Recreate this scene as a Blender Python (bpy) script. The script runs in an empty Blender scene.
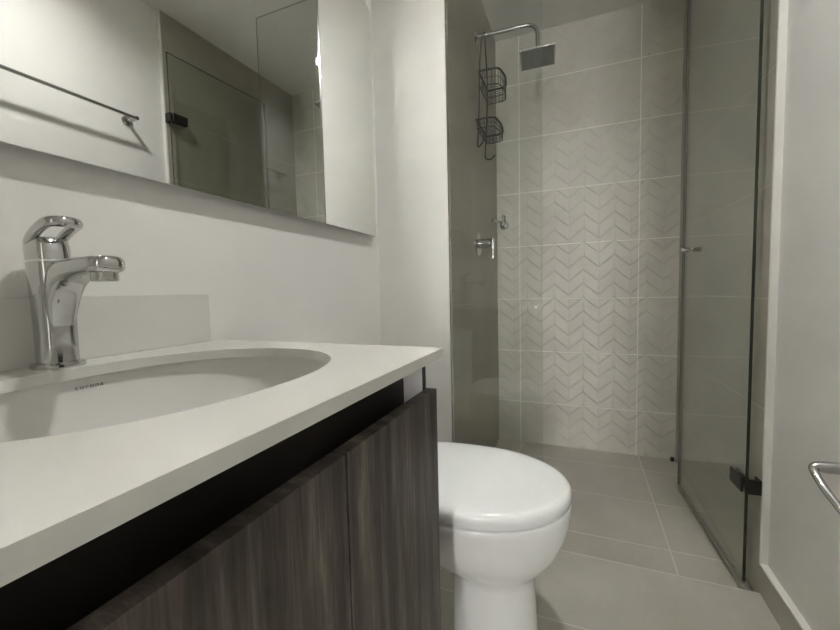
import bpy, bmesh, math
from mathutils import Vector, Matrix

# ---------------------------------------------------------------- camera, light, exposure
S = bpy.context.scene
COL = S.collection
cam = bpy.data.objects.new('camera', bpy.data.cameras.new('camera'))
COL.objects.link(cam)
r_ = Vector((0.92659475, 0.37540743, -0.0221684))
f_ = Vector((-0.37604686, 0.92442929, -0.0633976))
u_ = r_.cross(f_)
cam.matrix_world = Matrix(((r_.x, u_.x, -f_.x, 0), (r_.y, u_.y, -f_.y, 0), (r_.z, u_.z, -f_.z, .9), (0, 0, 0, 1)))
cam.data.sensor_width = 36
cam.data.lens = 386.59 / 840 * 36
cam.data.clip_start = .01
S.camera = cam
w = bpy.data.worlds.new('world'); S.world = w; w.use_nodes = True
w.node_tree.nodes['Background'].inputs[0].default_value = (.6, .6, .58, 1)
w.node_tree.nodes['Background'].inputs[1].default_value = .05
LAMP = (.02, .68)            # the round downlight in the ceiling
LAMP_POWER = 52.0
HALL_GLOW = 230.0             # radiance of the frosted daylight window at the end of the hallway, seen through the doorway
S.view_settings.view_transform = 'Standard'
S.view_settings.look = 'None'
S.view_settings.gamma = 1
S.view_settings.exposure = -1.93
S.view_settings.use_curve_mapping = False
S.cycles.max_bounces = 14
S.cycles.diffuse_bounces = 7
S.cycles.glossy_bounces = 8
S.cycles.transparent_max_bounces = 24
S.cycles.blur_glossy = .06
S.cycles.sample_clamp_indirect = 0
S.cycles.use_denoising = True

# ---------------------------------------------------------------- helpers
def N(nt, t, **k):
    n = nt.nodes.new(t)
    for a, b in k.items(): setattr(n, a, b)
    return n
def mth(nt, op, a, b=None, c=None):
    n = N(nt, 'ShaderNodeMath', operation=op)
    for i, v in enumerate((a, b, c)):
        if v is None: continue
        if isinstance(v, (int, float)): n.inputs[i].default_value = v
        else: nt.links.new(v, n.inputs[i])
    return n.outputs[0]
def mat(name, color, rough=.5, metal=0, spec=.5, coat=0):
    m = bpy.data.materials.new(name); m.use_nodes = True
    p = m.node_tree.nodes['Principled BSDF']
    p.inputs['Base Color'].default_value = (*color, 1)
    p.inputs['Roughness'].default_value = rough
    p.inputs['Metallic'].default_value = metal
    p.inputs['Specular IOR Level'].default_value = spec
    p.inputs['Coat Weight'].default_value = coat
    return m
def mixcol(nt, fac, a, b):
    n = N(nt, 'ShaderNodeMix', data_type='RGBA')
    for i, v in ((0, fac), (6, a), (7, b)):
        if isinstance(v, tuple): n.inputs[i].default_value = (*v, 1)
        elif isinstance(v, (int, float)): n.inputs[i].default_value = v
        else: nt.links.new(v, n.inputs[i])
    return n.outputs[2]
def noise(nt, vec, scale, detail=3, rough=.55, stretch=None):
    if stretch:
        mp = N(nt, 'ShaderNodeMapping'); mp.inputs['Scale'].default_value = stretch
        nt.links.new(vec, mp.inputs[0]); vec = mp.outputs[0]
    n = N(nt, 'ShaderNodeTexNoise'); n.inputs['Scale'].default_value = scale
    n.inputs['Detail'].default_value = detail; n.inputs['Roughness'].default_value = rough
    nt.links.new(vec, n.inputs['Vector']); return n.outputs[0]
def tile_mat(name, ca, cb, U, V, u0, du, v0, dv, grout=(.86, .84, .78), gw=.0048, rough=.38, chevron=False, mottle=4.0):
    m = mat(name, ca, rough); nt = m.node_tree; p = nt.nodes['Principled BSDF']
    tc = N(nt, 'ShaderNodeTexCoord'); vec = tc.outputs['Object']
    sp = N(nt, 'ShaderNodeSeparateXYZ'); nt.links.new(vec, sp.inputs[0])
    u = sp.outputs[U]; v = sp.outputs[V]
    def line(c, c0, d):
        fr = mth(nt, 'FRACT', mth(nt, 'DIVIDE', mth(nt, 'SUBTRACT', c, c0), d))
        a = mth(nt, 'ABSOLUTE', mth(nt, 'SUBTRACT', fr, .5))
        return mth(nt, 'GREATER_THAN', a, .5 - gw / 2 / d)
    g = line(v, v0, dv)
    if du: g = mth(nt, 'MAXIMUM', g, line(u, u0, du))
    n1 = noise(nt, vec, mottle, 5, .6)
    n2 = noise(nt, vec, 90, 2, .5)
    rp = N(nt, 'ShaderNodeMapRange'); rp.inputs[1].default_value = .3; rp.inputs[2].default_value = .7
    nt.links.new(mth(nt, 'ADD', mth(nt, 'MULTIPLY', n1, .85), mth(nt, 'MULTIPLY', n2, .15)), rp.inputs[0])
    base = mixcol(nt, rp.outputs[0], ca, cb)
    nt.links.new(mixcol(nt, g, base, grout), p.inputs['Base Color'])
    h = mth(nt, 'MULTIPLY', mth(nt, 'SUBTRACT', 1.0, g), .0010)
    if chevron:
        # raised slanted leaves in columns 75 mm wide, mirrored column by column
        pu = mth(nt, 'PINGPONG', mth(nt, 'SUBTRACT', u, u0 + .0375), .075)
        s = mth(nt, 'ADD', mth(nt, 'SUBTRACT', v, v0), mth(nt, 'MULTIPLY', pu, .85))
        fr = mth(nt, 'FRACT', mth(nt, 'DIVIDE', s, .075))
        ramp = mth(nt, 'MINIMUM', mth(nt, 'MULTIPLY', fr, 7.0), mth(nt, 'SUBTRACT', 1.08, mth(nt, 'MULTIPLY', fr, .8)))
        seam = mth(nt, 'MINIMUM', mth(nt, 'MULTIPLY', mth(nt, 'MINIMUM', pu, mth(nt, 'SUBTRACT', .075, pu)), 160.0), 1.0)
        hh = mth(nt, 'MULTIPLY', ramp, mth(nt, 'ADD', mth(nt, 'MULTIPLY', seam, .5), .5))
        h = mth(nt, 'ADD', h, mth(nt, 'MULTIPLY', hh, .0022))
    h = mth(nt, 'ADD', h, mth(nt, 'MULTIPLY', n2, .0002))
    b = N(nt, 'ShaderNodeBump'); b.inputs['Strength'].default_value = 1; b.inputs['Distance'].default_value = 1
    nt.links.new(h, b.inputs['Height']); nt.links.new(b.outputs[0], p.inputs['Normal'])
    return m

class MB:
    def __init__(s): s.bm = bmesh.new()
    def box(s, x0, x1, y0, y1, z0, z1):
        v = [s.bm.verts.new(c) for c in ((x0,y0,z0),(x1,y0,z0),(x1,y1,z0),(x0,y1,z0),(x0,y0,z1),(x1,y0,z1),(x1,y1,z1),(x0,y1,z1))]
        for f in ((0,3,2,1),(4,5,6,7),(0,1,5,4),(1,2,6,5),(2,3,7,6),(3,0,4,7)): s.bm.faces.new([v[i] for i in f])
        return s
    def loft(s, rings, cap0=True, cap1=True):
        R = [[s.bm.verts.new(c) for c in r] for r in rings]
        n = len(R[0])
        for a, b in zip(R, R[1:]):
            for i in range(n):
                s.bm.faces.new((a[i], a[(i+1) % n], b[(i+1) % n], b[i]))
        if cap0: s.bm.faces.new(R[0][::-1])
        if cap1: s.bm.faces.new(R[-1])
        return s
    def tube(s, pts, r, n=12, closed=False, cap=True):
        P = [Vector(p) for p in pts]; m = len(P)
        rr = r if isinstance(r, (list, tuple)) else [r] * m
        up = None; rings = []
        for i, p in enumerate(P):
            if closed: t = (P[(i+1) % m] - P[i-1]).normalized()
            else: t = (P[min(i+1, m-1)] - P[max(i-1, 0)]).normalized()
            if up is None:
                up = Vector((0,0,1)) if abs(t.z) < .9 else Vector((1,0,0))
            a = (up - up.dot(t) * t).normalized(); up = a; b = t.cross(a)
            rings.append([p + rr[i] * (math.cos(k*2*math.pi/n) * a + math.sin(k*2*math.pi/n) * b) for k in range(n)])
        if closed:
            R = [[s.bm.verts.new(c) for c in q] for q in rings]
            for j in range(m):
                A, B = R[j], R[(j+1) % m]
                # match seam on the closing step
                off = 0
                if j == m-1:
                    off = min(range(n), key=lambda o: (A[0].co - B[o].co).length)
                for i in range(n):
                    s.bm.faces.new((A[i], A[(i+1) % n], B[(i+1+off) % n], B[(i+off) % n]))
        else: s.loft(rings, cap, cap)
        return s
    def lathe(s, prof, origin, axis, n=32, caps=True):
        # prof: list of (distance along axis, radius)
        o = Vector(origin); t = Vector(axis).normalized()
        a = t.orthogonal().normalized(); b = t.cross(a)
        s.loft([[o + t*d + max(r, 1e-5)*(math.cos(k*2*math.pi/n)*a + math.sin(k*2*math.pi/n)*b) for k in range(n)] for d, r in prof], caps, caps)
        return s
    def poly(s, pts, depth):
        # planar outline extruded along depth vector
        d = Vector(depth)
        s.loft([[Vector(p) for p in pts], [Vector(p) + d for p in pts]])
        return s
def obj(name, mb, m, parent=None, smooth=None, bevel=0, seg=2, sub=0):
    bm = mb.bm if isinstance(mb, MB) else mb
    bmesh.ops.recalc_face_normals(bm, faces=bm.faces)
    me = bpy.data.meshes.new(name); bm.to_mesh(me); bm.free()
    o = bpy.data.objects.new(name, me); COL.objects.link(o)
    for k in (m if isinstance(m, (list, tuple)) else [m]): me.materials.append(k)
    if parent: 
        o.parent = parent; o.matrix_parent_inverse = parent.matrix_basis.inverted()
    if bevel:
        b = o.modifiers.new('bevel', 'BEVEL'); b.width = bevel; b.segments = seg; b.limit_method = 'ANGLE'; b.angle_limit = math.radians(35)
    if sub:
        q = o.modifiers.new('sub', 'SUBSURF'); q.levels = sub; q.render_levels = sub
    if smooth is not None or bevel:
        me.polygons.foreach_set('use_smooth', [True] * len(me.polygons))
        me.set_sharp_from_angle(angle=math.radians(smooth if smooth is not None else 35))
        if bevel:
            wn = o.modifiers.new('wn', 'WEIGHTED_NORMAL'); wn.keep_sharp = True
    return o
def thing(name, label, cat, loc):
    o = bpy.data.objects.new(name, None); COL.objects.link(o)
    o.location = loc; o['label'] = label; o['category'] = cat; o.empty_display_size = .05
    return o
def struct(name, mb, m, label=None, bevel=0):
    o = obj(name, mb, m, None, bevel=bevel); o['kind'] = 'structure'
    o['label'] = label; o['category'] = name.split('_')[0]
    return o
def sup(t, n):
    c, s = math.cos(t), math.sin(t)
    return math.copysign(abs(c) ** (2 / n), c), math.copysign(abs(s) ** (2 / n), s)
def oval(cx, cy, z, ax, ay, n=2.0, k=64):
    return [(cx + ax * sup(2*math.pi*i/k, n)[0], cy + ay * sup(2*math.pi*i/k, n)[1], z) for i in range(k)]
def egg(xf, xb, cy, hw, z, nb=3.2, k=64, split=.5, nf=2.0):
    # outline with a round front at xf and a squarer back at xb
    cx = xb + (xf - xb) * split; out = []
    for i in range(k):
        t = 2*math.pi*i/k
        c, s = math.cos(t), math.sin(t)
        n = nf if c > 0 else nb
        x, y = sup(t, n)
        out.append((cx + (xf - cx if c > 0 else cx - xb) * x, cy + hw * y, z))
    return out
def smoothpath(P, k=6):
    # Catmull-Rom through the points
    P = [Vector(p) for p in P]; out = []
    for i in range(len(P)-1):
        p0, p1, p2, p3 = P[max(i-1, 0)], P[i], P[i+1], P[min(i+2, len(P)-1)]
        for j in range(k):
            u = j/k
            out.append(.5*((2*p1) + (p2-p0)*u + (2*p0-5*p1+4*p2-p3)*u*u + (3*p1-p0-3*p2+p3)*u**3))
    out.append(P[-1]); return out
def arc(c, r, a0, a1, n, fx):
    return [fx(c, r, a0 + (a1 - a0) * i / n) for i in range(n + 1)]

# ---------------------------------------------------------------- materials
def paint_mat(name, col):
    m = mat(name, col, .55, spec=.3); nt = m.node_tree; p = nt.nodes['Principled BSDF']
    tc = N(nt, 'ShaderNodeTexCoord')
    b = N(nt, 'ShaderNodeBump'); b.inputs['Strength'].default_value = .25; b.inputs['Distance'].default_value = .001
    nt.links.new(noise(nt, tc.outputs['Object'], 160, 2), b.inputs['Height']); nt.links.new(b.outputs[0], p.inputs['Normal'])
    return m
M_paint = paint_mat('white_paint', (.695, .69, .665))
M_ceil = paint_mat('ceiling_paint', (.76, .755, .73))
M_trim = mat('white_trim', (.78, .77, .73), .4)
CA, CB = (.330, .308, .262), (.415, .392, .340)
M_back = tile_mat('chevron_tile', (.55, .532, .476), (.66, .642, .585), 0, 2, .295, .6, .238, .3, chevron=True, rough=.42)
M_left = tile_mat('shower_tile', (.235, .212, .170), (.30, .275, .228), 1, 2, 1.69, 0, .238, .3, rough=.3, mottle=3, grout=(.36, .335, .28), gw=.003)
M_right = tile_mat('greige_tile', CA, CB, 1, 2, 1.9, 0, 1.17, .315, rough=.36, mottle=3, grout=(.52, .50, .44), gw=.003)
M_sfloor = tile_mat('shower_floor_tile', (.385, .364, .32), (.485, .462, .412), 0, 1, .305, .6, 1.524, .3, grout=(.66, .64, .58), gw=.0034, rough=.4, mottle=3.4)
M_floor = tile_mat('floor_tile', (.38, .365, .322), (.49, .473, .425), 0, 1, -.14, .66, 1.05, .6, grout=(.64, .62, .56), gw=.0034, rough=.38, mottle=3.2)
M_quartz = mat('white_quartz', (.60, .595, .56), .22, spec=.5)
M_ceramic = mat('white_ceramic', (.62, .615, .59), .3, spec=.35)
M_toilet = mat('toilet_ceramic', (.80, .81, .79), .12, spec=.5)
M_seat = mat('toilet_lid_plastic', (.79, .81, .80), .16, spec=.5)
M_chrome = mat('chrome', (.56, .56, .55), .09, 1)
M_chrome2 = mat('brushed_chrome', (.52, .52, .51), .22, 1)
M_black = mat('black_coated_wire', (.02, .018, .016), .4)
M_dark = mat('dark_bronze_metal', (.03, .028, .024), .35, .6)
M_rubber = mat('black_rubber', (.012, .012, .012), .7)
M_nozzle = mat('grey_nozzle_plate', (.20, .21, .21), .45, .3)
M_mirror = mat('mirror_silver', (.86, .87, .85), 0, 1)
M_mback = mat('mirror_back', (.5, .5, .48), .5)
M_white = mat('white_melamine', (.72, .70, .69), .45)
M_ink = mat('dark_print', (.05, .05, .05), .6)
M_red = mat('red_dot', (.5, .03, .03), .4)
M_seal = mat('grey_seal', (.16, .16, .14), .35)

def wood_mat():
    m = mat('dark_wood_grain', (.06, .05, .04), .48, spec=.35); nt = m.node_tree; p = nt.nodes['Principled BSDF']
    tc = N(nt, 'ShaderNodeTexCoord'); v = tc.outputs['Object']
    big = noise(nt, v, 3.0, 5, .65, (1.5, 6, .55))
    wv = N(nt, 'ShaderNodeTexWave', wave_type='BANDS', bands_direction='Y')
    mp = N(nt, 'ShaderNodeMapping'); mp.inputs['Scale'].default_value = (1, 1, .12)
    nt.links.new(v, mp.inputs[0]); nt.links.new(mp.outputs[0], wv.inputs['Vector'])
    wv.inputs['Scale'].default_value = 5; wv.inputs['Distortion'].default_value = 22
    wv.inputs['Detail'].default_value = 3; wv.inputs['Detail Scale'].default_value = .9
    fine = noise(nt, v, 60, 4, .75, (1, 3.2, .16))
    s = mth(nt, 'ADD', mth(nt, 'ADD', mth(nt, 'MULTIPLY', big, .60), mth(nt, 'MULTIPLY', wv.outputs['Fac'], .09)), mth(nt, 'MULTIPLY', fine, .34))
    rp = N(nt, 'ShaderNodeValToRGB'); nt.links.new(s, rp.inputs[0])
    e = rp.color_ramp.elements
    e[0].position = .36; e[0].color = (.024, .019, .0155, 1)
    e[1].position = .66; e[1].color = (.23, .19, .16, 1)
    k = e.new(.49); k.color = (.060, .048, .040, 1)
    k = e.new(.57); k.color = (.110, .089, .075, 1)
    nt.links.new(rp.outputs[0], p.inputs['Base Color'])
    b = N(nt, 'ShaderNodeBump'); b.inputs['Strength'].default_value = .3; b.inputs['Distance'].default_value = .0006
    nt.links.new(fine, b.inputs['Height']); nt.links.new(b.outputs[0], p.inputs['Normal'])
    return m
M_wood = wood_mat()
M_rail = mat('shaded_rail_wood', (.022, .018, .015), .5, spec=.3)  # cabinet wood for the rail, darkened: shade under the counter put into its colour

def glass_mat(name, tint):
    # thin clear pane: each face passes light straight on and mirrors the rest by its angle
    m = bpy.data.materials.new(name); m.use_nodes = True; nt = m.node_tree; nt.nodes.clear()
    g = N(nt, 'ShaderNodeNewGeometry')
    ior = mth(nt, 'ADD', mth(nt, 'MULTIPLY', g.outputs['Backfacing'], 1/1.5 - 1.5), 1.5)
    fr = N(nt, 'ShaderNodeFresnel'); nt.links.new(ior, fr.inputs['IOR'])
    t = N(nt, 'ShaderNodeBsdfTransparent'); t.inputs[0].default_value = (*tint, 1)
    gl = N(nt, 'ShaderNodeBsdfGlossy'); gl.inputs['Roughness'].default_value = 0; gl.inputs[0].default_value = (1, 1, 1, 1)
    mx = N(nt, 'ShaderNodeMixShader'); o = N(nt, 'ShaderNodeOutputMaterial')
    nt.links.new(fr.outputs[0], mx.inputs[0]); nt.links.new(t.outputs[0], mx.inputs[1]); nt.links.new(gl.outputs[0], mx.inputs[2])
    nt.links.new(mx.outputs[0], o.inputs[0])
    return m
M_glass = glass_mat('clear_glass', (.945, .957, .943))
M_glass2 = glass_mat('door_glass', (.912, .928, .905))
M_gedge2 = mat('polished_glass_edge', (.30, .32, .28), .15)
M_gedge = mat('green_glass_edge', (.022, .028, .018), .2)

def emit(name, col, s):
    m = bpy.data.materials.new(name); m.use_nodes = True; nt = m.node_tree; nt.nodes.clear()
    e = N(nt, 'ShaderNodeEmission'); e.inputs[0].default_value = (*col, 1); e.inputs[1].default_value = s
    o = N(nt, 'ShaderNodeOutputMaterial'); nt.links.new(e.outputs[0], o.inputs[0]); return m

# ---------------------------------------------------------------- the room
CEIL = 2.295
XL, XS, XR, XRT = -.724, -.433, .513, .495
Y0, YS, YB = -.95, 1.36, 2.291
struct('floor', MB().box(XL-.1, .62, Y0-.1, 1.355, -.12, 0), M_floor, 'greige tiled bathroom floor in front of the shower', bevel=.001)
b = MB(); v = [(XS-.02, 1.355, -.033), (.56, 1.355, -.033), (.56, YB+.02, -.003), (XS-.02, YB+.02, -.003)]
b.loft([[(x, y, -.12) for x, y, z in v], v])
struct('floor_shower', b, M_sfloor, 'greige tiled shower floor one small step lower')
RO, RL, RECESS = .057, .047, .020      # opening, lens radius and depth of the recessed downlight
bm = bmesh.new()
def eloop(bm, pts, z):
    vs = [bm.verts.new((x, y, z)) for x, y in pts]
    return vs, [bm.edges.new((vs[i], vs[(i+1) % len(vs)])) for i in range(len(vs))]
co = [(XL-.1, Y0-.1), (.62, Y0-.1), (.62, YB+.1), (XL-.1, YB+.1)]
ci = [(LAMP[0] + RO * math.cos(math.pi*i/32), LAMP[1] + RO * math.sin(math.pi*i/32)) for i in range(64)]
l1, a1 = eloop(bm, co, CEIL); l2, a2 = eloop(bm, ci, CEIL); l3, a3 = eloop(bm, co, CEIL+.1); l4, a4 = eloop(bm, ci, CEIL+.1)
bmesh.ops.triangle_fill(bm, use_beauty=True, edges=a1+a2); bmesh.ops.triangle_fill(bm, use_beauty=True, edges=a3+a4)
for A, B in ((l1, l3), (l2, l4)):
    for i in range(len(A)):
        j = (i+1) % len(A); bm.faces.new((A[i], A[j], B[j], B[i]))
struct('trim_4', MB().box(XS-.02, .50, 1.3505, 1.3553, -.02, .0006), mat('pale_grout', (.58, .56, .50), .7), 'thin pale edge strip on the step down into the shower')
struct('ceiling', bm, M_ceil, 'white painted ceiling over bathroom and shower')
struct('wall_left', MB().box(XL-.1, XL, Y0-.1, YS+.05, -.02, CEIL+.02), M_paint, 'white painted wall behind vanity and mirror')
struct('wall_partition', MB().box(XL-.1, XS-.002, YS, YB+.1, -.02, CEIL+.02), M_paint, 'white painted wall return between toilet and shower')
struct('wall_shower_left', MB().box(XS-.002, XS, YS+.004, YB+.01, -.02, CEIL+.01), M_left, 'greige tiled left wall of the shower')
struct('wall_back', MB().box(XS-.01, .60, YB, YB+.1, -.02, CEIL+.01), M_back, 'chevron relief tiled back wall of the shower')
b = MB(); b.loft([[(XRT, 1.367, z), (.473, YB+.01, z), (.62, YB+.01, z), (.62, 1.367, z)] for z in (-.02, CEIL+.01)])
struct('wall_shower_right', b, M_right, 'greige tiled right wall of the shower')
struct('wall_right', MB().box(XR, .62, Y0-.1, 1.367, -.02, CEIL+.02), M_paint, 'white painted right wall with the towel bar')
DX0, DX1, DZ = -.10, .25, 2.06        # doorway behind the camera
struct('wall_front', MB().box(XL-.1, DX0, Y0-.1, Y0, -.02, CEIL+.02).box(DX1, .62, Y0-.1, Y0, -.02, CEIL+.02).box(DX0, DX1, Y0-.1, Y0, DZ, CEIL+.02), M_paint, 'white painted wall with the doorway behind the camera')
struct('trim_3', MB().box(DX0-.05, DX0, Y0, Y0+.012, 0, DZ+.05).box(DX1, DX1+.05, Y0, Y0+.012, 0, DZ+.05).box(DX0, DX1, Y0, Y0+.012, DZ, DZ+.05), M_trim, 'white casing around the doorway')
HX0, HX1, HY0 = -.9, .9, -3.0
struct('floor_hall', MB().box(HX0, HX1, HY0, Y0-.1, -.12, 0), M_floor, 'greige tiled hallway floor')
struct('ceiling_hall', MB().box(HX0, HX1, HY0, Y0-.1, 2.4, 2.5), M_ceil, 'white hallway ceiling')
struct('wall_hall_left', MB().box(HX0-.1, HX0, HY0, Y0-.1, -.02, 2.42), M_paint, 'white hallway wall on the left')
struct('wall_hall_right', MB().box(HX1, HX1+.1, HY0, Y0-.1, -.02, 2.42), M_paint, 'white hallway wall on the right')
WX0, WX1, WZ0, WZ1 = .15, .35, .55, 1.90
struct('wall_hall_end', MB().box(HX0, WX0, HY0-.1, HY0, -.02, 2.42).box(WX1, HX1, HY0-.1, HY0, -.02, 2.42).box(WX0, WX1, HY0-.1, HY0, -.02, WZ0).box(WX0, WX1, HY0-.1, HY0, WZ1, 2.42), M_paint, 'white wall at the end of the hallway')
struct('wall_hall_front', MB().box(HX0-.1, XL-.1, Y0-.1, Y0, -.02, 2.42).box(.62, HX1+.1, Y0-.1, Y0, -.02, 2.42).box(XL-.1, .62, Y0-.1, Y0, CEIL+.02, 2.42), M_paint, 'white hallway wall around the bathroom doorway')
win = struct('window_1', MB().box(WX0, WX1, HY0-.05, HY0-.04, WZ0, WZ1), emit('frosted_daylight', (1.0, .978, .955), HALL_GLOW), 'tall narrow frosted daylight window at the end of the hallway')
obj('window_frame', MB().box(WX0-.03, WX0, HY0-.002, HY0+.015, WZ0-.03, WZ1+.03).box(WX1, WX1+.03, HY0-.002, HY0+.015, WZ0-.03, WZ1+.03).box(WX0, WX1, HY0-.002, HY0+.015, WZ0-.03, WZ0).box(WX0, WX1, HY0-.002, HY0+.015, WZ1, WZ1+.03), M_trim, win)
struct('trim_1', MB().box(XRT, XR+.001, 1.359, 1.369, .08, CEIL), M_trim, 'white upright trim at the edge of the shower tiles', bevel=.0015)
struct('baseboard_right', MB().box(XRT, XR, Y0, 1.367, -.001, .08), M_right, 'greige tile baseboard along the right wall')
struct('trim_2', MB().box(XRT, XR+.001, Y0, 1.3685, .08, .086), M_trim, 'white caulk strip on top of the right baseboard', bevel=.002)
struct('baseboard_left', MB().box(XL, XL+.012, .62, YS, -.001, .08), M_right, 'greige tile baseboard on the left wall behind the toilet')
struct('baseboard_partition', MB().box(XL+.012, XS-.010, YS-.012, YS, -.001, .08), M_right, 'greige tile baseboard on the wall return')

# ---------------------------------------------------------------- ceiling downlight
t = thing('ceiling_light', 'round white downlight set in the bathroom ceiling above the vanity', 'ceiling light', (*LAMP, CEIL))
obj('trim_ring', MB().lathe([(.0, RO-.001), (-.0002, .068), (-.004, .066), (-.0045, RO-.001), (RECESS+.01, RO-.001), (RECESS+.01, RO-.0003), (.0, RO-.0003)], (*LAMP, CEIL), (0, 0, 1), 48, False), M_trim, t, smooth=40)
obj('diffuser', MB().lathe([(RECESS+.004, RL), (RECESS, RL)], (*LAMP, CEIL), (0, 0, 1), 40), emit('lamp_glow', (1.0, .983, .95), LAMP_POWER / (math.pi * math.pi * RL * RL)), t)
obj('housing', MB().lathe([(RECESS+.012, RO), (RECESS+.03, RO-.002)], (*LAMP, CEIL), (0, 0, 1), 40), M_dark, t, smooth=40)

# ---------------------------------------------------------------- mirror
def rrect(y0, y1, z0, z1, rad, x, k=10):
    # rad: radius of the corners (y1,z1),(y0,z1),(y0,z0),(y1,z0)
    out = []
    for (cy, cz, a0, r) in ((y1, z1, 0, rad[0]), (y0, z1, 90, rad[1]), (y0, z0, 180, rad[2]), (y1, z0, 270, rad[3])):
        sy = -1 if cy == y1 else 1; sz = -1 if cz == z1 else 1
        for i in range(k + 1):
            a = math.radians(a0 + 90 * i / k)
            out.append((x, cy + sy * r + r * math.cos(a), cz + sz * r + r * math.sin(a)))
    return out
MX = -.699
t = thing('wall_mirror', 'large frameless mirror on the white wall above the vanity', 'mirror', (XL, .7, 1.107))
R4 = (.035, .035, .004, .004)
b = MB(); b.poly(rrect(.0, 1.298, 1.107, 1.925, R4, MX - .005), (.005, 0, 0))
o = obj('mirror_glass', b, [M_mirror, M_mback], t)
for p in o.data.polygons:
    p.material_index = 0 if p.normal.x > .9 else 1
b = MB(); b.poly(rrect(.012, 1.286, 1.119, 1.913, R4, XL), (.0195, 0, 0))
obj('backing_board', b, M_mback, t)

# ---------------------------------------------------------------- countertop
ZC, TC = .8045, .015
YA, YE, XF = .018, .604, -.205
SX, SY, SAX, SAY = -.463, .312, .173, .219
t = thing('countertop', 'white quartz vanity countertop with low backsplash', 'countertop', (-.46, .31, ZC - TC))
bm = bmesh.new()
def corner(cx, cy, r, a0, k=6):
    return [(cx + r * math.cos(math.radians(a0 + 90*i/k)), cy + r * math.sin(math.radians(a0 + 90*i/k))) for i in range(k+1)]
rc = .006
outer = corner(XF-rc, YE-rc, rc, 0) + [(XL+.001, YE)] + [(XL+.001, YA)] + corner(XF-rc, YA+rc, rc, 270)
inner = [(x, y) for x, y, z in oval(SX, SY, 0, SAX, SAY, 2.25, 96)]
def loop(pts, z):
    vs = [bm.verts.new((x, y, z)) for x, y in pts]
    return vs, [bm.edges.new((vs[i], vs[(i+1) % len(vs)])) for i in range(len(vs))]
ot, e1 = loop(outer, ZC); it, e2 = loop(inner, ZC)
ob_, e3 = loop(outer, ZC-TC); ib, e4 = loop(inner, ZC-TC)
bmesh.ops.triangle_fill(bm, use_beauty=True, edges=e1+e2)
bmesh.ops.triangle_fill(bm, use_beauty=True, edges=e3+e4)
for A, B in ((ot, ob_), (it, ib)):
    for i in range(len(A)):
        j = (i+1) % len(A); bm.faces.new((A[i], A[j], B[j], B[i]))
obj('countertop_slab', bm, M_quartz, t, bevel=.0022, seg=3)
obj('backsplash', MB().box(XL+.001, -.708, YA, .580, ZC, .903), M_quartz, t, bevel=.0012)

# ---------------------------------------------------------------- sink
t = thing('sink_basin', 'oval white ceramic undermount sink set below the countertop', 'sink', (SX, SY, ZC-TC-.15))
zt = ZC - TC - .0012
prof = [(1.0, 0), (1.0, -.0005), (.97, -.035), (.91, -.075), (.80, -.108), (.62, -.130), (.38, -.141), (.14, -.146)]
def ring(s, dz, out=0.0):
    return oval(SX, SY, zt + dz, (SAX + .010) * s + out, (SAY + .010) * s + out, 2.25 - .25 * (1 - s), 96)
b = MB(); b.loft([ring(s, dz) for s, dz in prof] + [ring(.12, -.156)] + [ring(s, dz - .010, .009) for s, dz in prof[::-1][:-1]] + [ring(1.0, 0, .018)], False, False)
bm = b.bm
bmesh.ops.holes_fill(bm, edges=[e for e in bm.edges if e.is_boundary and all((v.co.z < zt - .15) for v in e.verts)])
first = [v for v in bm.verts][:96]; last = [v for v in bm.verts][-96:]
bm.verts.ensure_lookup_table()
n = len(bm.verts)
for i in range(96):
    j = (i+1) % 96
    bm.faces.new((bm.verts[i], bm.verts[j], bm.verts[n-96+j], bm.verts[n-96+i]))
obj('basin_bowl', bm, M_ceramic, t, smooth=50)
obj('drain', MB().lathe([(0, .002), (0, .020), (.003, .024), (.0045, .020), (.0045, .012), (.002, .002)], (SX, SY, zt-.1465), (0, 0, 1), 32), M_chrome, t, smooth=40)
# the maker's name printed on the back of the bowl
cu = bpy.data.curves.new('printed_name', 'FONT'); cu.body = 'corona'
cu.size = .0086; cu.extrude = .0001; cu.offset = .0001; cu.space_character = 1.18; cu.align_x = 'CENTER'
tx = bpy.data.objects.new('printed_name', cu); COL.objects.link(tx); cu.materials.append(M_ink)
th = math.radians(4)
tx.matrix_world = Matrix(((0, math.sin(math.radians(8)), math.cos(math.radians(8)), -.6362), (1, 0, 0, .322), (0, math.cos(math.radians(8)), -math.sin(math.radians(8)), zt - .0145), (0, 0, 0, 1)))
tx.scale = (1.22, 1.0, 1)
bpy.context.view_layer.update()
tm_ = bpy.data.meshes.new_from_object(tx.evaluated_get(bpy.context.evaluated_depsgraph_get())); mw = tx.matrix_world.copy()
bpy.data.objects.remove(tx); tx = bpy.data.objects.new('printed_name', tm_); COL.objects.link(tx); tx.matrix_world = mw; tx.parent = t; tx.matrix_parent_inverse = t.matrix_basis.inverted()
tx['label'] = 'dark printed lettering'

# ---------------------------------------------------------------- faucet
FX, FY = -.677, .308
t = thing('sink_faucet', 'chrome single lever basin faucet with an open loop handle', 'faucet', (FX, FY, ZC))
obj('base_plate', MB().loft([oval(FX, FY, ZC, .0285, .0282, 2.6, 40), oval(FX, FY, ZC+.005, .0285, .0282, 2.6, 40), oval(FX, FY, ZC+.0075, .0255, .0255, 2.6, 40)]), M_chrome, t, smooth=30)
def fo(cx, z, ax, ay, n=2.6, k=40, tilt=0.0):
    return [(x, y, z + (x - cx) * tilt) for x, y, _ in oval(cx, FY, 0, ax, ay, n, k)]
b = MB()
b.loft([fo(FX, ZC+.0075, .0222, .0218), fo(FX, ZC+.03, .0220, .0216), fo(FX, ZC+.085, .0224, .0220), fo(FX+.0005, ZC+.110, .0236, .0230),
        fo(FX+.001, ZC+.128, .0245, .0238), fo(FX+.001, ZC+.1455, .0250, .0240, tilt=.03)])
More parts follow.
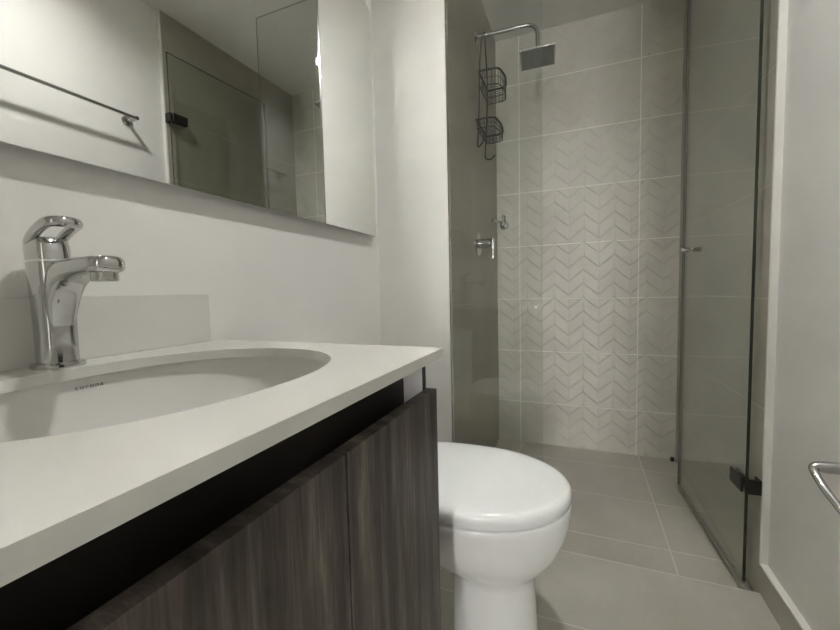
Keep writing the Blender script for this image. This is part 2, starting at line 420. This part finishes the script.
# spout sweeps out of the upper body: rounded sections along x, (x, underside, top, half width)
sec = []
for x, z0, z1, hy in ((-.666, .050, .1455, .0170), (-.6565, .052, .1462, .0180), (-.6525, .066, .1466, .0190), (-.6470, .084, .1470, .0200), (-.6390, .099, .1474, .0210), (-.6280, .1105, .1478, .0216), (-.6130, .1178, .1482, .0220),
                      (-.5950, .1215, .1486, .0222), (-.5750, .1235, .1488, .0222), (-.5600, .1245, .1487, .0216), (-.5480, .1255, .1482, .0195), (-.5410, .1280, .1470, .0150), (-.5385, .1330, .1430, .0080)):
    sec.append((x, (z0+z1)/2, (z1-z0)/2, hy))
rings = []
for x, zc, hz, hy in sec:
    rings.append([(x + .0, FY + hy * sup(2*math.pi*i/32, 2.7)[0], ZC + zc + hz * sup(2*math.pi*i/32, 2.7)[1]) for i in range(32)])
b.loft(rings)
obj('faucet_body', b, M_chrome, t, smooth=50)
obj('aerator', MB().lathe([(0, .0145), (-.011, .0145), (-.013, .0135), (-.0125, .011), (-.010, .010)], (-.5575, FY, ZC+.1290), (0, 0, 1), 32), M_chrome2, t, smooth=40)
# lever: a block on top of the body carrying a flat loop that rises towards the spout
b = MB()
def lo(cx, z, ax, ay, tilt=0.0, n=2.8): return [(x, y, ZC + z + (x - cx) * tilt) for x, y, _ in oval(cx, FY, 0, ax, ay, n, 40)]
b.loft([lo(FX-.004, .1485, .0245, .0215, .03), lo(FX-.0045, .155, .0248, .0215), lo(FX-.006, .166, .0250, .0215, .12), lo(FX-.007, .1725, .0235, .0205, .22), lo(FX-.007, .1745, .020, .018, .25)])
lp = []
for (x, y, z) in smoothpath([(FX-.0155, -.006, .1690), (FX-.0150, -.0135, .1705), (FX-.006, -.0162, .1770), (FX+.010, -.0168, .1865), (FX+.028, -.0168, .1935), (FX+.039, -.0150, .1963), (FX+.045, -.008, .1970), (FX+.046, .0, .1972), (FX+.045, .008, .1970), (FX+.039, .0150, .1963), (FX+.028, .0168, .1935), (FX+.010, .0168, .1865), (FX-.006, .0162, .1770), (FX-.0150, .0135, .1705), (FX-.0155, .006, .1690)], 4):
    lp.append((x, FY + y, ZC + z))
rr = [.0068 + .0004 * max(0, math.cos((i / (len(lp) - 1) - .5) * 2 * math.pi)) for i in range(len(lp))]
b.tube(lp, rr, 14)
obj('lever_handle', b, M_chrome, t, smooth=55)

# ---------------------------------------------------------------- vanity cabinet
DF = -.218          # outer face of the doors
ZB, ZD = .25, .7350
t = thing('vanity_cabinet', 'dark wood grain wall hung vanity cabinet under the white countertop', 'cabinet', (-.46, .31, ZB))
YV0, YV1 = .022, .602
ZT = ZC - TC
xs = -.237
for y0, y1, inner in ((YV1-.016, YV1, -1), (YV0, YV0+.016, 1)):
    o = obj('side_panel', MB().box(XL+.001, xs, y0, y1, ZB, ZT-.0005), [M_wood, M_white], t, bevel=0)
    for p in o.data.polygons:
        if p.normal.y * inner > .9: p.material_index = 1
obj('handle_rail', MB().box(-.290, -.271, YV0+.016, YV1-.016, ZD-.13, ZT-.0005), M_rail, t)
obj('bottom_panel', MB().box(XL+.001, xs, YV0+.016, YV1-.016, ZB, ZB+.016), M_wood, t)
obj('back_panel', MB().box(XL+.001, XL+.012, YV0+.016, YV1-.016, ZB+.016, ZB+.10), M_white, t)
ym = .3275
d1 = obj('door', MB().box(DF-.018, DF, ym+.0012, YV1+.001, ZB+.002, ZD), M_wood, t, bevel=.0006)
d2 = obj('door', MB().box(DF-.018, DF, YV0-.001, ym-.0012, ZB+.002, ZD), M_wood, t, bevel=.0006)
d1['label'] = 'right cabinet door beside the toilet'; d2['label'] = 'left cabinet door'

# ---------------------------------------------------------------- toilet
TY = .918
t = thing('toilet', 'white ceramic toilet with closed lid between vanity and shower', 'toilet', (-.36, TY, 0))
def eg(xf, xb, hw, z, **k): return egg(xf, xb, TY, hw, z, **k)
b = MB()
rim = .400
b.loft([eg(-.088, -.292, .095, 0, split=.5, nb=2.2), eg(-.086, -.292, .095, .004, split=.5, nb=2.2),
        eg(-.084, -.292, .094, .06, split=.5, nb=2.2), eg(-.087, -.291, .092, .12, split=.5, nb=2.2), eg(-.091, -.291, .089, .175, split=.5, nb=2.2),
        eg(-.092, -.293, .087, .205, split=.5, nb=2.2), eg(-.089, -.300, .090, .222, split=.5, nb=2.2), eg(-.075, -.325, .106, .240, nb=2.3),
        eg(-.051, -.375, .132, .268, nb=2.5), eg(-.032, -.42, .154, .300, nb=2.7), eg(-.019, -.455, .170, .335, nb=2.9),
        eg(-.0115, -.475, .1785, .368, nb=3.2), eg(-.0095, -.470, .1812, .388, nb=3.4), eg(-.0093, -.468, .1815, .402, nb=3.4), eg(-.0105, -.467, .1805, .4065, nb=3.4), eg(-.014, -.466, .177, .4083, nb=3.4)])
obj('bowl', b, M_toilet, t, smooth=60)
b = MB()
b.loft([[(x, TY + hy * sup(2*math.pi*i/32, 2.8)[0], zc + hz * sup(2*math.pi*i/32, 2.8)[1]) for i in range(32)] for x, zc, hy, hz in
        ((-.25, .25, .055, .06), (-.33, .26, .062, .07), (-.42, .265, .07, .085), (-.52, .275, .085, .10), (-.60, .28, .095, .11))])
obj('trapway', b, M_toilet, t, smooth=60)
b = MB()
b.loft([eg(-.018, -.458, .173, .4078, nb=3.4), eg(-.0145, -.46, .1765, .4085, nb=3.4), eg(-.0145, -.46, .1765, .4125, nb=3.4), eg(-.018, -.458, .173, .4135, nb=3.4)])
obj('seat', b, M_seat, t, smooth=50)
b = MB()
b.loft([eg(-.013, -.464, .178, .4112, nb=3.4), eg(-.0098, -.466, .1812, .4128, nb=3.4), eg(-.0092, -.467, .1818, .422, nb=3.4), eg(-.0098, -.467, .1812, .4315, nb=3.4), eg(-.0125, -.466, .1785, .4375, nb=3.4), eg(-.018, -.463, .173, .4418, nb=3.4),
        eg(-.027, -.458, .164, .4440, nb=3.3), eg(-.045, -.45, .148, .4450, nb=3.3), eg(-.08, -.43, .12, .4456, nb=3.2), eg(-.13, -.39, .075, .4460, nb=3), eg(-.2, -.30, .03, .4462, nb=2.5)])
obj('lid', b, M_seat, t, smooth=60)
for dy in (-.075, .075):
    obj('hinge', MB().lathe([(0, .012), (.03, .012)], (-.478, TY+dy-.015, .414), (0, 1, 0), 20), M_seat, t, smooth=40)
b = MB()
b.loft([[(x, y, z) for x, y, _ in oval(-.605, TY, 0, ax, ay, 5, 48)] for z, ax, ay in ((.0, .10, .10), (.12, .10, .105), (.30, .105, .13), (.38, .105, .165), (.42, .105, .178), (.66, .105, .185), (.665, .103, .183))])
obj('tank', b, M_toilet, t, smooth=50)
b = MB()
b.loft([[(x, y, z) for x, y, _ in oval(-.605, TY, 0, ax, ay, 5, 48)] for z, ax, ay in ((.665, .108, .189), (.668, .110, .191), (.685, .110, .191), (.692, .104, .186), (.694, .08, .16))])
obj('tank_lid', b, M_toilet, t, smooth=50)
obj('flush_button', MB().lathe([(0, .022), (.004, .022), (.005, .019)], (-.605, TY, .694), (0, 0, 1), 28), M_chrome, t, smooth=40)

# ---------------------------------------------------------------- shower glass
def pane(name, L, H, T, edge=None, gm=None):
    b = MB().box(0, L, -T/2, T/2, 0, H)
    o = obj(name, b, [gm or M_glass, edge or M_gedge])
    for p in o.data.polygons:
        p.material_index = 0 if abs(p.normal.y) > .9 else 1
    return o
t = thing('shower_glass_panel', 'fixed clear glass panel at the left of the shower, behind the toilet', 'glass panel', (XS, 1.364, -.02))
g = pane('glass_pane', -.108 - XS - .002, 2.107, .006, M_gedge2)
g.location = (XS + .002, 1.366, -.017); g.parent = t; g.matrix_parent_inverse = t.matrix_basis.inverted()
obj('wall_channel', MB().box(XS, XS+.004, 1.359, 1.373, -.017, 2.09), M_chrome2, t)
for zz in (.35, 1.75):
    pass

HX, HY = .459, 1.362       # hinge edge
FXD, FYD = .4205, 1.955    # free edge
t = thing('shower_door', 'clear glass shower door swung open along the right tiled wall', 'shower door', (HX, HY, 0))
dv = Vector((FXD - HX, FYD - HY, 0)); Ld = dv.length; ang = math.atan2(dv.y, dv.x)
BASE = Matrix.Translation((HX, HY, 0)) @ Matrix.Rotation(ang, 4, 'Z')
def dobj(name, mb, m, **k):
    mb.bm.transform(BASE); return obj(name, mb, m, t, **k)
g = pane('glass_pane', Ld, 2.065, .008, None, M_glass2)
g.data.transform(BASE @ Matrix.Translation((0, 0, .022))); g.parent = t; g.matrix_parent_inverse = t.matrix_basis.inverted()
dobj('bottom_seal', MB().box(.002, Ld-.002, -.0042, .0042, .014, .0222), M_seal)
dobj('edge_seal', MB().box(Ld, Ld+.010, -.005, .005, .022, 2.087), M_seal)
for zc in (.310, 1.780):
    h = dobj('hinge', MB().box(.008, .084, -.011, -.0042, zc-.022, zc+.022).box(.008, .084, .0042, .011, zc-.022, zc+.022), M_dark, bevel=.002)
    b = MB().box(-.004, .004, -.030, .004, zc-.022, zc+.022).box(-.004, .030, -.035, -.030, zc-.022, zc+.022)
    b.bm.transform(BASE); obj('wall_plate', b, M_dark, h, bevel=.002)
# knob pair near the free edge
ky, kz = Ld - .085, 1.040
kb = MB().lathe([(.0042, .006), (.010, .006), (.011, .0095), (.034, .0095), (.0355, .0085)], (ky, 0, kz), (0, 1, 0), 24)
kb.lathe([(.0042, .006), (.010, .006), (.011, .0095), (.034, .0095), (.0355, .0085)], (ky, 0, kz), (0, -1, 0), 24)
dobj('knob', kb, M_chrome, smooth=40)

# rubber stop in the back corner
o = obj('door_stop', MB().lathe([(0, .009), (.016, .009), (.018, .007)], (.457, 2.276, -.0035), (0, 0, 1), 20), M_rubber, smooth=40)
o['label'] = 'small black rubber stop on the floor in the back right corner of the shower'; o['category'] = 'door stop'

# ---------------------------------------------------------------- shower head on its arm
AY, AZ = 1.803, 2.040
HXc = -.162
t = thing('rain_shower', 'square rain shower head on a chrome wall arm', 'shower head', (XS, AY, AZ))
obj('wall_flange', MB().lathe([(0, .026), (.003, .026), (.009, .018), (.012, .011)], (XS, AY, AZ), (1, 0, 0), 28), M_chrome, t, smooth=40)
rb = .045
pts = [(XS+.005, AY, AZ), (HXc - rb, AY + .012, AZ + .002)]
pts = [(XS+.005 + (HXc-rb-XS-.005)*i/8, AY + .014*i/8, AZ+.003*i/8) for i in range(9)]
for i in range(1, 11):
    a = math.radians(90*i/10)
    pts.append((HXc - rb + rb*math.sin(a), AY+.016, AZ + .003 - rb + rb*math.cos(a)))
pts += [(HXc, AY+.016, AZ - .102)]
obj('arm', MB().tube(pts, .0085, 16), M_chrome2, t, smooth=60)
hd = MB().box(-.074, .074, -.074, .074, -.004, .004)
tm = Matrix.Translation((HXc-.002, AY+.040, AZ-.128)) @ Matrix.Rotation(math.radians(4), 4, 'Z') @ Matrix.Rotation(math.radians(-2), 4, 'X') @ Matrix.Rotation(math.radians(-1.5), 4, 'Y')
hd.bm.transform(tm)
hp = obj('head_plate', hd, M_chrome2, t, bevel=.0015)
nz = MB().box(-.068, .068, -.068, .068, -.0055, -.0038)
for i in range(11):
    for j in range(11):
        x, y = -.06 + .012*i, -.06 + .012*j
        nz.box(x-.0016, x+.0016, y-.0016, y+.0016, -.0078, -.0054)
nz.bm.transform(tm); obj('nozzle_plate', nz, M_nozzle, hp)
obj('ball_joint', MB().lathe([(0, .010), (.008, .013), (.016, .013), (.026, .010)], (HXc, AY+.020, AZ-.124), (0, 0, 1), 20), M_chrome, t, smooth=40)

# ---------------------------------------------------------------- wire caddy hung on the arm
CX = -.392
t = thing('shower_caddy', 'black wire two basket shower caddy hanging from the shower arm', 'shower caddy', (CX, 1.78, 1.50))
wr = .0032
ya, yb = 1.690, 1.862
fp = [(CX+.03, 1.655, 1.545), (CX+.018, 1.655, 1.512), (CX, 1.655, 1.505), (CX, 1.668, 1.56), (CX, 1.690, 1.70), (CX, 1.705, 1.83), (CX, 1.735, 1.96), (CX, 1.765, 2.015), (CX, 1.792, 2.034), (CX, AY, 2.0535), (CX, 1.816, 2.040), (CX, 1.826, 2.00), (CX, 1.850, 1.93), (CX, 1.862, 1.83), (CX, 1.845, 1.70), (CX, 1.822, 1.60), (CX, 1.800, 1.515), (CX+.005, 1.797, 1.495), (CX+.025, 1.80, 1.490), (CX+.045, 1.80, 1.507)]
obj('frame_wire', MB().tube(smoothpath(fp), wr, 8), M_black, t, smooth=60)
def basket(z, ya, yb, dx, hgt, tilt):
    # rim: straight back, rounded front
    def rimpt(s, inset=0, dz=0):
        pass
    k = 10
    rim = [(CX+.002, ya, z)]
    P = [(CX+.002, ya), (CX+dx*.55, ya+.002), (CX+dx*.90, ya+.018)] 
    P = smoothpath([(CX+.002, ya, z), (CX+dx*.5, ya, z), (CX+dx*.88, ya+.010, z), (CX+dx, ya+.055, z), (CX+dx*1.04, (ya+yb)/2, z), (CX+dx, yb-.050, z), (CX+dx*.90, yb-.010, z), (CX+dx*.5, yb, z), (CX+.002, yb, z)], 5)
    bk = [(CX+.002, yb + (ya-yb)*i/6, z) for i in range(1, 6)]
    rimp = list(P) + [Vector(p) for p in bk]
    cx, cy = CX + dx*.5, (ya+yb)/2
    low = [Vector((cx + (p.x-cx)*.95, cy + (p.y-cy)*.97, z-hgt)) for p in rimp]
    body = MB()
    m = len(rimp)
    for i in range(0, m, 2):
        body.tube([rimp[i], rimp[i]*.4+low[i]*.6 + Vector((0,0,0)), low[i]], .0013, 6)
    body.tube(low, .0020, 8, closed=True)
    mid = [(a+b_)*.5 for a, b_ in zip(rimp, low)]
    body.tube(mid, .0013, 6, closed=True)
    x0 = min(p.x for p in low); x1 = max(p.x for p in low); y0 = min(p.y for p in low); y1 = max(p.y for p in low)
    for i in range(1, 12):
        y = y0 + (y1-y0)*i/12
        xe = x1 - (.02 if i in (1, 11) else .004 if i in (2, 10) else 0)
        body.tube([(x0, y, z-hgt), (xe, y, z-hgt)], .0013, 6)
    o = obj('basket', body, M_black, t, smooth=60)
    obj('rim', MB().tube(rimp, .0042, 10, closed=True), M_black, o, smooth=60)
basket(1.822, 1.680, 1.858, .095, .062, 0)
basket(1.603, 1.628, 1.822, .085, .036, 0)

# ---------------------------------------------------------------- shower valve
VZ, VY = 1.113, 1.812
t = thing('shower_valve', 'chrome shower mixer with round plate and lever on the left tiled wall', 'shower valve', (XS, VY, VZ))
obj('wall_plate', MB().lathe([(0, .058), (.003, .058), (.005, .055), (.006, .04)], (XS, VY, VZ), (1, 0, 0), 48), M_chrome, t, smooth=40)
obj('valve_body', MB().lathe([(.006, .024), (.012, .022), (.055, .022), (.060, .021), (.062, .018)], (XS, VY, VZ), (1, 0, 0), 32), M_chrome, t, smooth=40)
b = MB(); b.loft([[(x, VY + dy*w_, z) for x, dy, in ((-.006+x0, -1), (.006+x0, -1), (.006+x0, 1), (-.006+x0, 1))] for z, x0, w_ in
        ((VZ+.024, XS+.070, .013), (VZ+.0, XS+.072, .013), (VZ-.035, XS+.072, .0105), (VZ-.078, XS+.070, .008))])
obj('lever', b, M_chrome, t, bevel=.0025, seg=3, smooth=40)

# ---------------------------------------------------------------- small chrome bracket on the back wall
BX, BZ = -.391, 1.270
t = thing('wall_bracket', 'small chrome bracket with a side peg on the chevron tiled wall', 'bracket', (BX, YB, BZ))
obj('wall_plate', MB().lathe([(0, .024), (.004, .024), (.007, .020)], (BX, YB, BZ-.004), (0, -1, 0), 28), M_chrome, t, smooth=40)
obj('post', MB().lathe([(.005, .013), (.045, .013), (.048, .011)], (BX, YB, BZ), (0, -1, 0), 24), M_chrome, t, smooth=40)
obj('peg', MB().tube([(BX-.010, YB-.034, BZ+.006), (BX-.040, YB-.150, BZ+.004)], .0075, 16), M_chrome, t, smooth=50)
obj('top_knob', MB().lathe([(0, .008), (.018, .010), (.034, .012), (.042, .010), (.046, .004)], (BX, YB-.024, BZ+.006), (0, 0, 1), 20), M_chrome, t, smooth=50)

# ---------------------------------------------------------------- towel bar (seen in the mirror)
t = thing('towel_bar', 'long chrome towel bar on the right wall, seen in the mirror', 'towel bar', (XR, .85, 1.69))
TX, TZ = .443, 1.702
obj('bar', MB().tube([(TX, .56, TZ), (TX, 1.190, TZ)], .007, 16), M_chrome2, t, smooth=50)
for y in (.57, 1.190):
    obj('post', MB().tube([(TX-.006, y, TZ), (XR-.004, y, TZ)], .0085, 16), M_chrome, t, smooth=50)
    obj('wall_plate', MB().lathe([(0, .022), (.006, .022), (.009, .016)], (XR, y, TZ), (-1, 0, 0), 28), M_chrome, t, smooth=40)

# ---------------------------------------------------------------- paper holder at the right edge
t = thing('paper_holder', 'bent chrome toilet paper holder on the right wall', 'paper holder', (XR, .90, .55))
C0 = Vector((.412, .905, .553))
C0 = Vector((.403, .905, .562))
P = [(XR-.003, .900, .566), (.470, .902, .565), (.425, .905, .564), tuple(C0), (.401, .896, .553), (.405, .872, .535), (.417, .836, .508), (.428, .800, .482), (.440, .765, .456)]
obj('bent_bar', MB().tube(smoothpath(P, 6), [.0105 if i < 14 else max(.0065, .0105 - .0005 * (i - 13)) for i in range(49)], 16), M_chrome2, t, smooth=50)
obj('wall_plate', MB().lathe([(0, .026), (.006, .026), (.009, .020)], (XR, .900, .566), (-1, 0, 0), 28), M_chrome2, t, smooth=40)
